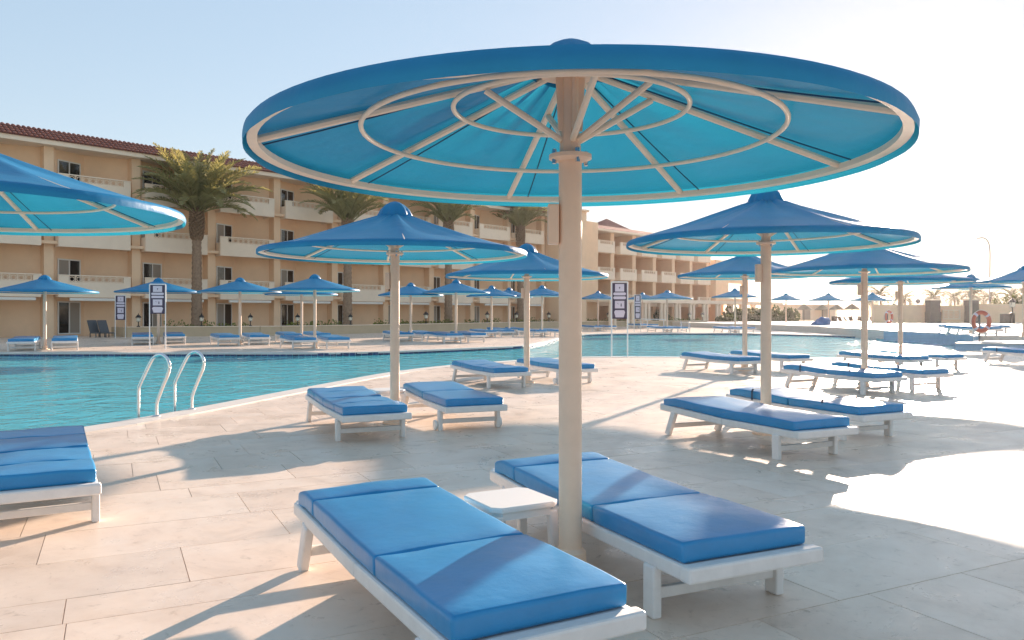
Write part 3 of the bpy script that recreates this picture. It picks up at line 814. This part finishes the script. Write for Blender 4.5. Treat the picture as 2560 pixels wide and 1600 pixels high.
ns = int((L1-L0)/tw); rest = MB()
vis0 = int((-5.5-L0)/tw)
for i in range(ns):
    x = L0+.14+i*tw
    if vis0 <= i < vis0+150:
        o = link('roof_tile', tile_mesh, roof); o.location = (x,0,0)
    else:
        rest.x = Matrix.Translation((x,0,0)); rest.add(tm.v, tm.f)
rest.x = None
tag(rest.build('roof_tiles', 'roof_tile', roof, smooth=40), kind='stuff')
# end tower, farther wing
tw_ = MB(); tw_.box(43.6,48.0,-2.2,5,0,11.9); tw_.box(43.4,48.2,-2.4,5.2,11.9,12.1); tw_.build('stair_tower', 'stucco', wing)
tw2 = MB(); tw2.box(48.0,52.2,-.6,5,0,11.3); tw2.build('link_wall', 'stucco', wing)
S1, BW2, NB2 = 51.9, 4.42, 6
wall = MB(); DO = .6
for k in range(NB2+1):
    s = S1+k*BW2; wall.box(s-.35,s+.35,DO-.2,DO+2.8,0,EAVE-.4)
wall.box(S1,S1+NB2*BW2,DO+2.5,DO+2.9,0,EAVE-.4)
wall.build('wall', 'stucco', wing)
for j, sl_ in enumerate(SL):
    sl_ -= .1
    MB().box(S1+.36,S1+NB2*BW2-.36,DO-.1,DO+2.5,sl_-.35,sl_-.02).build('floor_slab', 'stucco', wing)
    for k in range(NB2):
        s = S1+k*BW2
        balcony(wing, s+.6, s+BW2-.5, DO-.9, sl_)
        window(wing, (s+.4,DO+2.46), (s+BW2-.4,DO+2.46), sl_-.02, sl_+2.0, 1.35, .5)
r = MB(); r.box(S1-.6,S1+NB2*BW2+.6,DO-1.0,DO+3.2,EAVE-.62,EAVE-.40); r.build('eave', 'stucco_pale', wing)
r = MB(); z0 = EAVE-.398; r.add([(S1-.6,DO-1.0,z0),(S1+NB2*BW2+.6,DO-1.0,z0),(S1+NB2*BW2+.6,DO+1.2,z0+.75),(S1-.6,DO+1.2,z0+.75),(S1-.6,DO+6,z0),(S1+NB2*BW2+.6,DO+6,z0)], [(0,1,2,3),(3,2,5,4),(0,3,4),(1,5,2)])
r.build('roof', 'roof_tile', wing)
r = MB(); cx, cy = 61.8, DO+3.5; r.add([(cx-4,cy-2,z0+.2),(cx+4,cy-2,z0+.2),(cx+4,cy+4,z0+.2),(cx-4,cy+4,z0+.2),(cx,cy+1,z0+2.3)], [(0,1,4),(1,2,4),(2,3,4),(3,0,4),(3,2,1,0)]); r.build('hip_roof', 'roof_tile', wing)
# two-storey end block with an open window, and the colonnade at ground level
SE = S1+NB2*BW2+.36
blk = MB(); blk.box(SE,SE+2.2,DO-1.2,DO+5,0,8.6)
blk.box(SE+2.2,SE+3.6,DO-1.2,DO-.8,3.0,6.3); blk.box(SE+8.2,SE+9.6,DO-1.2,DO-.8,3.0,6.3)
blk.box(SE+3.6,SE+8.2,DO-1.2,DO-.8,3.0,3.5); blk.box(SE+3.6,SE+8.2,DO-1.2,DO-.8,5.6,6.3)
blk.box(SE+2.2,SE+9.6,DO-.8,DO+2,2.7,3.0)
blk.build('end_block', 'stucco', wing)
cl = MB(); cl.box(S1-2,SE+14,DO-4.4,DO-1.3,2.62,3.0); cl.build('colonnade_beam', 'stucco_pale', wing)
for s in [S1-1.5+3.3*i for i in range(13)]:
    for ds in (0, .75):
        MB().lathe([(.30,0),(.30,.2),(.22,.25),(.20,2.45),(.28,2.5),(.28,2.62)], 10, s+ds, DO-4.1).build('column', 'stucco_pale', wing, smooth=35)

# ---------------------------------------------------------------- planter with shrubs and lanterns
pl_px = [(318,46.5),(500,48),(700,50),(900,55),(1100,63),(1300,74),(1470,82),(1640,88),(1765,91)]
path = catmull([at(*p) for p in pl_px], 4)
pm = MB()
for a, b in zip(path[:-1], path[1:]): pm.beam((a.x,a.y,.28),(b.x,b.y,.28), .35,.56)
pm.beam((path[0].x,path[0].y,.28),(path[0].x-2,path[0].y+2.5,.28), .35,.56)
pl = pm.build('planter_wall', 'planter', smooth=30); tag(pl, 'long low sandy planter wall running along the foot of the hotel', 'planter')
cp = MB()
for a, b in zip(path[:-1], path[1:]): cp.beam((a.x,a.y,.585),(b.x,b.y,.585), .45,.05)
cp.build('capstone', 'stucco_pale', pl)
def leaf_mass(mb, c, rx, ry, rz, n_, size, rnd):
    for i in range(n_):
        while True:
            d = Vector((rnd.uniform(-1,1),rnd.uniform(-1,1),rnd.uniform(-.2,1)))
            if d.length < 1: break
        p = Vector((c[0]+d.x*rx, c[1]+d.y*ry, c[2]+d.z*rz))
        q = Matrix.Rotation(rnd.uniform(0,6.28),3,'Z') @ Matrix.Rotation(rnd.uniform(-1.2,1.2),3,'X')
        s_ = size*rnd.uniform(.6,1.4)
        mb.add([p+q@Vector((-s_*.35,0,0)), p+q@Vector((0,-s_*.1,s_*.5)), p+q@Vector((s_*.35,0,0)), p+q@Vector((0,s_*.1,-s_*.5))], [(0,1,2,3)])
rnd = random.Random(3); gc = MB()
for i in range(len(path)-1):
    a, b = path[i], path[i+1]; L = (b-a).length; sd = Vector((-(b-a).y,(b-a).x,0)).normalized()
    for q in range(int(L/.45)):
        p = a.lerp(b, (q+rnd.random())*.45/L)+sd*rnd.uniform(.35,.9)
        if noise.noise(Vector((p.x*.35,p.y*.35,1))) > -.12: leaf_mass(gc, (p.x,p.y,.60), .38,.3,rnd.uniform(.14,.46), 34, .13, rnd)
tag(gc.build('planter_shrubs', 'leaf'), 'low yellow-green ground cover growing along the planter wall', 'shrubs', kind='stuff')
def lantern(px, D, z, label, sc=1):
    t = empty('garden_lantern', at(px, D, z)); tag(t, label, 'lantern', 'black garden lanterns along the planter')
    t.scale = (sc,sc,sc)
    MB().lathe([(.11,0),(.11,.05),(.035,.08),(.03,.30),(.07,.34)], 8).build('stand', 'lantern_black', t)
    MB().lathe([(.08,.34),(.13,.40),(.14,.62)], 8).build('glass', 'lantern_glass', t)
    for k in range(4):
        a = R_(45+90*k); MB().tube([(.10*math.cos(a),.10*math.sin(a),.34),(.145*math.cos(a),.145*math.sin(a),.62)], .012, 5).build('bar', 'lantern_black', t)
    MB().lathe([(.19,.60),(.19,.63),(.10,.74),(.03,.80),(.02,.88)], 8).build('lid', 'lantern_black', t)
for px, D, lab in ((346,46,'black lantern left of the tall far sign on the planter'),(504,48.3,'black lantern on the planter at the foot of the big palm'),(626,49.2,'black lantern on the planter right of the third far umbrella'),
    (744,51.2,'black lantern on the planter left of the thick umbrella pole'),(876,54.5,'black lantern on the planter by the second palm trunk'),(1065,61.5,'black lantern on the planter left of the third palm'),(1218,69.5,'black lantern on the planter between third and fourth palm'),
    (1291,73.8,'black lantern on the planter by the fourth palm'),(1372,78,'black lantern on the planter left of the foreground pole'),(1521,84,'black lantern on the planter left of the tall pool sign'),(1594,87,'black lantern on the planter below the smaller sign'),
    (1724,90.4,'black lantern near the right end of the planter'),(1756,91,'black lantern on the right end of the planter')):
    lantern(px, D, .60, lab, .9 if D < 60 else 1.15)
o = MB().prism([(-33.5,39.6),(-28.2,39.6),(-28.2,41),(-33.5,41)], 0, .75); tag(o.build('planter_box', 'planter', bevel=.03), 'low pale block behind the loungers at the far left edge', 'planter')
for i, px in enumerate((243,268)):
    p = at(px, 46); t = empty('deck_chair', p, R_(60)); tag(t, '%s of two dark grey folded chairs on the hotel terrace at far left' % ('left' if i == 0 else 'right'), 'chair', 'dark grey chairs by the hotel')
    MB().beam((0,-.35,.25),(0,.25,.25), .55,.06).build('seat', 'grey_cloth', t)
    MB().beam((0,.22,.24),(0,.55,.98), .55,.06).build('backrest', 'grey_cloth', t)
    for sx in (-1,1):
        MB().beam((sx*.27,-.3,0),(sx*.27,-.3,.24), .04,.04, up=(0,1,0)).build('leg', 'grey_cloth', t); MB().beam((sx*.27,.25,0),(sx*.27,.25,.24), .04,.04, up=(0,1,0)).build('leg', 'grey_cloth', t)

# ---------------------------------------------------------------- palms
def frond_mesh(L, droop, nl, seed, wide=1.0, material='frond'):
    rd = random.Random(seed); m_ = MB(); pts = []
    x = z = 0; ang = 1.0
    for i in range(11):
        pts.append(Vector((x,0,z))); ang -= droop*(.05+.16*(i/10)); st = L/10
        x += math.cos(ang)*st; z += math.sin(ang)*st
    m_.tube(pts, [.045*(1-i/11.5) for i in range(11)], 5)
    for i in range(nl):
        t = .16+.84*i/(nl-1); f = t*10; k = min(9,int(f)); p = pts[k].lerp(pts[k+1], f-k); tg = (pts[k+1]-pts[k]).normalized()
        up = Vector((-tg.z,0,tg.x)); ll = L*.17*wide*(math.sin(math.pi*min(1,t*.8+.16))**.7)*rd.uniform(.8,1.1)
        for sd in (-1,1):
            d = (tg*rd.uniform(.5,.9)+Vector((0,sd,0))*rd.uniform(.5,.85)+up*rd.uniform(.1,.55)).normalized()
            w = tg.cross(d).cross(d).normalized()*.022*wide
            q = p+d*ll*.55-Vector((0,0,.01)); e = p+d*ll-Vector((0,0,ll*.14))
            m_.add([p-w*.5,p+w*.5,q+w,e,q-w], [(0,1,2,3,4)])
    return m_.mesh('frond', material)
FR = [frond_mesh(3.5, .65, 56, 1), frond_mesh(3.6, .85, 56, 2), frond_mesh(3.3, 1.05, 54, 3), frond_mesh(3.0, .4, 50, 4)]
def palm(px, D, zt, label, nf=62, sc=1.0, seed=1, tr=.30, low=.92):
    p = at(px, D, .5); t = empty('date_palm', p); tag(t, label, 'palm tree', 'date palms in front of the hotel')
    rd = random.Random(seed); h = zt-.5
    m_ = MB(); prof = []; nz = 46
    for i in range(nz+1):
        z = h*i/nz; r = tr*(1.15-.3*(i/nz)) if i else tr*1.35
        prof.append((r*(1.05 if i % 2 else .94), z))
    m_.lathe(prof, 14); m_.build('trunk', 'trunk', t, smooth=30)
    bt = MB()
    for i in range(150):                                # cut frond bases wrapped round the top
        z = h-2.0+2.0*i/150; a = i*2.4+rd.uniform(-.1,.1); r = tr*(.95+.42*math.sin(math.pi*min(1,(i/150)*.75+.12)))
        c, s_ = math.cos(a), math.sin(a)
        bt.beam((r*.55*c,r*.55*s_,z-.12),(r*1.18*c,r*1.18*s_,z+.16), .15,.07)
    bt.build('frond_bases', 'boot', t)
    for i in range(nf):
        f = i/nf; a = i*2.39996+rd.uniform(-.2,.2)
        pitch = 1.44-low*f**1.1
        me = FR[3] if f < .22 else FR[0] if f < .48 else FR[1] if f < .78 else FR[2]
        o = link('frond', me, t); o.location = (tr*.5*math.cos(a), tr*.5*math.sin(a), h-.05-.25*f)
        o.rotation_euler = (rd.uniform(-.25,.25), 1.0-pitch-rd.uniform(-.1,.1), a); s_ = sc*rd.uniform(.88,1.1); o.scale = (s_,s_,s_)
palm(492, 51, 8.1, 'big date palm with full crown standing clear left of the main umbrella', 66, 1.3, 1)
palm(869, 57, 8.1, 'second date palm, its crown tucked under the main umbrella rim at left', 44, 1.2, 2, low=.66)
palm(1121, 66, 9.0, 'third date palm, mostly trunk, behind the ruffled umbrella', 40, 1.1, 3, low=.62)
palm(1301, 76, 9.8, 'fourth date palm beside the foreground pole under the umbrella rim', 44, 1.2, 4, low=.72)
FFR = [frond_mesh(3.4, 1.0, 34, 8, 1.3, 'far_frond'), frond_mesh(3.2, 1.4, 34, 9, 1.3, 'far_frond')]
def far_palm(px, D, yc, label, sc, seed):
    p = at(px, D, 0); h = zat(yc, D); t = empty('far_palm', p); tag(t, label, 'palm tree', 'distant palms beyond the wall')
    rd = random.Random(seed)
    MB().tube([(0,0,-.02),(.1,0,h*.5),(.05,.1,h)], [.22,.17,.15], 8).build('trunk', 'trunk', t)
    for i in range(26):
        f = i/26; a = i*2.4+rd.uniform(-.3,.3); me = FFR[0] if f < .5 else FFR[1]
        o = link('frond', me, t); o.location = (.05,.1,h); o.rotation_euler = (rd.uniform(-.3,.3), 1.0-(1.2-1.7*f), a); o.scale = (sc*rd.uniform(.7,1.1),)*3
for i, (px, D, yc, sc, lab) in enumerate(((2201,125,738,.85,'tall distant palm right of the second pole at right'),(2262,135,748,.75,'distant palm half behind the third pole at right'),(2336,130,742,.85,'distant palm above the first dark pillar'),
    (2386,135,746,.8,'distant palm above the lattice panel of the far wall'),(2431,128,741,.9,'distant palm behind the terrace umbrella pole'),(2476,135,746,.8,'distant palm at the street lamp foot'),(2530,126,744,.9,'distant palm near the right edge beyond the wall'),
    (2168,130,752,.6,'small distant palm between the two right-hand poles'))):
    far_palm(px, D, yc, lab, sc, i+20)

# ---------------------------------------------------------------- far wall on the right, pillars, lamp, buoys
def wallseg(px0, px1, D0, D1, z1, name, material, label, thick=.4, cat='wall', z0=TZ):
    a, b = at(px0, D0), at(px1, D1); m_ = MB(); m_.beam((a.x,a.y,(z0+z1)/2),(b.x,b.y,(z0+z1)/2), thick, z1-z0)
    o = m_.build(name, material); tag(o, label, cat); return o
w1 = wallseg(2180, 2322, 82, 82, 2.3, 'boundary_wall', 'stucco', 'sandy boundary wall left of the first dark pillar')
w2 = wallseg(2346, 2414, 81.5, 81.5, 2.2, 'boundary_wall', 'stucco', 'sandy wall with a framed lattice panel between two dark pillars')
w3 = wallseg(2440, 2760, 82, 82, 2.4, 'boundary_wall', 'stucco', 'sandy boundary wall reaching the right edge')
for px, zt, lab in ((2332,2.75,'dark stone pillar left of the lattice panel'),(2428,2.75,'dark stone pillar right of the lattice panel')):
    p = at(px, 81); t = MB().cbox((0,0,(zt+TZ)/2),(1.05,1.0,zt-TZ)).build('stone_pillar', 'dark_stone', bevel=.03); t.location = (p.x,p.y,0); tag(t, lab, 'pillar', 'dark pillars in the far wall')
    MB().cbox((0,0,zt+.05),(1.2,1.15,.1)).build('pillar_cap', 'stucco_pale', t, bevel=.02); MB().cbox((0,-.04,TZ+.55),(1.12,1.06,1.1)).build('plinth', 'dark_stone', t)
p0, p1 = at(2356,81.2), at(2400,81.2)
fm = MB(); fm.box(p0.x,p1.x,81.12,81.24,1.70,1.78); fm.box(p0.x,p1.x,81.12,81.24,.80,.88); fm.box(p0.x,p0.x+.08,81.12,81.24,.88,1.70); fm.box(p1.x-.08,p1.x,81.12,81.24,.88,1.70)
fm.build('panel_frame', 'stucco_pale', w2)
lt = link('lattice', lattice_mesh(p1.x-p0.x-.2,.8), w2); lt.location = ((p0.x+p1.x)/2,81.2,.89)
p = at(2518,76,TZ); t = MB().cbox((0,0,.45),(1.0,.7,.9)).build('pedestal', 'dark_stone', bevel=.03); t.location = p; tag(t, 'dark box against the far wall near the right edge', 'box')
lantern(2531, 74, TZ+.9, 'tall black lantern before the far wall near the right edge', 1.8)

MB().cbox((0,0,0),(.3,.3,.9)).build('lantern_post', 'lantern_black').location = at(2531,74,TZ+.45); tag(bpy.data.objects['lantern_post'], 'short dark post under the tall lantern near the right edge', 'post')
t = empty('street_lamp', at(2474,100,0)); tag(t, 'tall street lamp with curved arm against the bright sky', 'street lamp')
pts = [(0,0,0),(0,0,4),(.05,0,8.0),(.02,0,9.6),(-.12,0,10.3),(-.45,0,10.8),(-.95,0,10.98),(-1.4,0,10.9)]
MB().tube(catmull([Vector(p) for p in pts],4), .075, 8).build('pole', 'lamp_grey', t, smooth=60)
MB().lathe([(.02,.10),(.14,.06),(.20,0),(.05,-.03)], 10).build('lamp_head', 'lamp_grey', t).location = (-1.5,0,10.86)
t = empty('globe_lamp', at(2295,90,0)); tag(t, 'small round lamp standing above the far wall', 'lamp')
MB().tube([(0,0,0),(0,0,2.6)], .05, 8).build('pole', 'lamp_grey', t)
MB().lathe([(.05,2.5),(.22,2.62),(.30,2.8),(.22,2.98),(.05,3.08)], 12).build('globe', 'lamp_grey', t, smooth=60)
def buoy(px, D, zc, zb, r, label, rz):
    t = empty('ring_buoy', at(px, D, zb), rz); tag(t, label, 'ring buoy', 'red ring buoys on posts')
    h = zc-zb
    MB().tube([(.0,.09,0),(.0,.09,h+.3)], .03, 8).build('post', 'lamp_grey', t, smooth=40)
    rg = MB().tube([(r*math.cos(2*math.pi*j/32),0,h+r*math.sin(2*math.pi*j/32)) for j in range(32)], r*.23, 12, closed=True).build('ring', 'buoy', t, smooth=180)
    for k in range(4):
        a = R_(45+90*k); cs, sn = math.cos(a), math.sin(a)
        MB().tube([(r*math.cos(a-.13+.26*q/4),0,h+r*math.sin(a-.13+.26*q/4)) for q in range(5)], r*.24, 12).build('band', 'sign_panel', rg, smooth=60)
    MB().tube([(r*1.26*math.cos(2*math.pi*j/32),-.0,h+r*1.26*math.sin(2*math.pi*j/32)*(1+.02*math.sin(j))) for j in range(32)], .012, 5, closed=True).build('rope', 'awning', t)
    MB().cbox((0,.06,h+r*.98),(.16,.1,.08)).build('hook', 'lamp_grey', t)
buoy(2453, 31.0, zat(804,31.0), .281, .36, 'red ring buoy on a post at right in front of the terrace', R_(10))
buoy(2222, 44.2, zat(792,44.2), TZ, .30, 'smaller red ring buoy on the terrace between two right-hand poles', R_(30))

# ---------------------------------------------------------------- far end: tiers, hedge, beach shelters
wallseg(1775, 2190, 80, 76, .42, 'tier_wall', 'planter', 'low sandy retaining wall at the far end of the deck', 1.2, z0=0)
def hedge(px0, px1, D, h, label, seed):
    rd = random.Random(seed); m_ = MB(); a, b = at(px0,D), at(px1,D); nn = max(2,int((b-a).length/.9))
    for i in range(nn):
        p = a.lerp(b,(i+.5)/nn); leaf_mass(m_, (p.x+rd.uniform(-.3,.3),p.y+rd.uniform(-.5,.5),h*.35), .9,.8,h*.65*rd.uniform(.75,1.15), 170, .42, rd)
        leaf_mass(m_, (p.x,p.y,.1), .9,.8,h*.45, 90, .42, rd)
    o = m_.build('hedge', 'hedge'); tag(o, label, 'hedge'); return o
hedge(1812, 1990, 100, 2.3, 'dark green hedge beyond the end of the hotel', 5)
hedge(2490, 2640, 118, 4.6, 'dark bushy trees above the wall at the right edge', 8)
hedge(1640, 1665, 96, 2.0, 'round leafy bush before the colonnade', 6)
hedge(1800, 1830, 94, 1.3, 'low bush by the end of the colonnade', 9)
t = at(2004,125); bh = MB(); bh.cbox((0,0,1.35),(9.2,4,2.7)); bh.cbox((0,-.1,2.75),(9.5,4.3,.15)); o = bh.build('beach_hut', 'stucco_pale'); o.location = t; tag(o, 'low flat sandy building beyond the pool end', 'building')
for k, x in enumerate((-3,0,3)): MB().cbox((x,-2.03,1.3),(1.2,.08,1.6)).build('window', 'curtain', o)
for i, (px, D) in enumerate(((2010,116),(2056,122),(2092,118),(2130,112),(2235,108))):
    t = empty('beach_shelter', at(px, D)); tag(t, ['thatched shelter in front of the low sandy building','thatched shelter right of the low sandy building','thatched shelter third from the low building','thatched shelter left of the second right-hand pole','thatched shelter beside the smaller ring buoy'][i], 'shelter', 'thatched beach shelters')
    MB().tube([(0,0,0),(0,0,2.3)], .07, 8).build('pole', 'dark_wood', t)
    MB().lathe([(1.15,1.95),(1.12,2.05),(.7,2.35),(.25,2.68),(.03,2.8)], 16).build('roof', 'thatch', t)
rd = random.Random(11)
for i in range(9):
    px = 2085+i*13+rd.uniform(-3,3); D = 96+rd.uniform(-4,6)
    t = empty('beach_chair', at(px, D), rd.uniform(0,3)); tag(t, 'dark beach chair among the cluster beyond the pool end', 'chair', 'dark beach chairs beyond the pool end')
    MB().box(-.28,.28,-.6,.4,.34,.40).build('seat', 'dark_wood', t); MB().beam((0,.38,.37),(0,.75,1.05), .56,.05).build('backrest', 'dark_wood', t)
    for sx in (-1,1):
        for y in (-.5,.35): MB().box(sx*.25-.03,sx*.25+.03,y-.03,y+.03,0,.34).build('leg', 'dark_wood', t)
# blue heap at the end of the pool
bm = bmesh.new(); bmesh.ops.create_icosphere(bm, subdivisions=4, radius=1)
for v_ in bm.verts:
    k = 1+.30*noise.noise(v_.co*1.7)+.10*noise.noise(v_.co*5)
    v_.co = Vector((v_.co.x*.85*k, v_.co.y*.7*k, max(0, v_.co.z*.95*k+.12)))
me = bm_mesh(bm, 'tarp_heap', 'blue_tarp', 60); o = link('covered_heap', me); o.location = at(2056,64); tag(o, 'blue tarpaulin-covered heap at the far end of the pool', 'heap')
t = empty('steel_handrail', at(1600,60)); tag(t, 'thin white handrail on the far bank under the smaller sign', 'handrail')
MB().tube([(-.55,0,.98),(1.9,0,.93)], .03, 8).build('rail', 'white_plastic', t)
for x in (-.45,.55,1.8): MB().tube([(x,0,0),(x,0,.96)], .025, 8).build('post', 'white_plastic', t)

# ---------------------------------------------------------------- thin haze volume added for the veiling glow towards the sun
m = bpy.data.materials.new('haze'); m.use_nodes = True; n = m.node_tree.nodes; n.remove(n['Principled BSDF'])
pv = n.new('ShaderNodeVolumePrincipled'); pv.inputs['Color'].default_value = (.96, .97, 1, 1); pv.inputs['Density'].default_value = .00014; pv.inputs['Anisotropy'].default_value = .72
m.node_tree.links.new(pv.outputs[0], n['Material Output'].inputs['Volume']); M['haze'] = m
hz = MB().box(-430, 630, -70, 710, -2.4, 14.0).build('haze', 'haze'); tag(hz, kind='stuff')
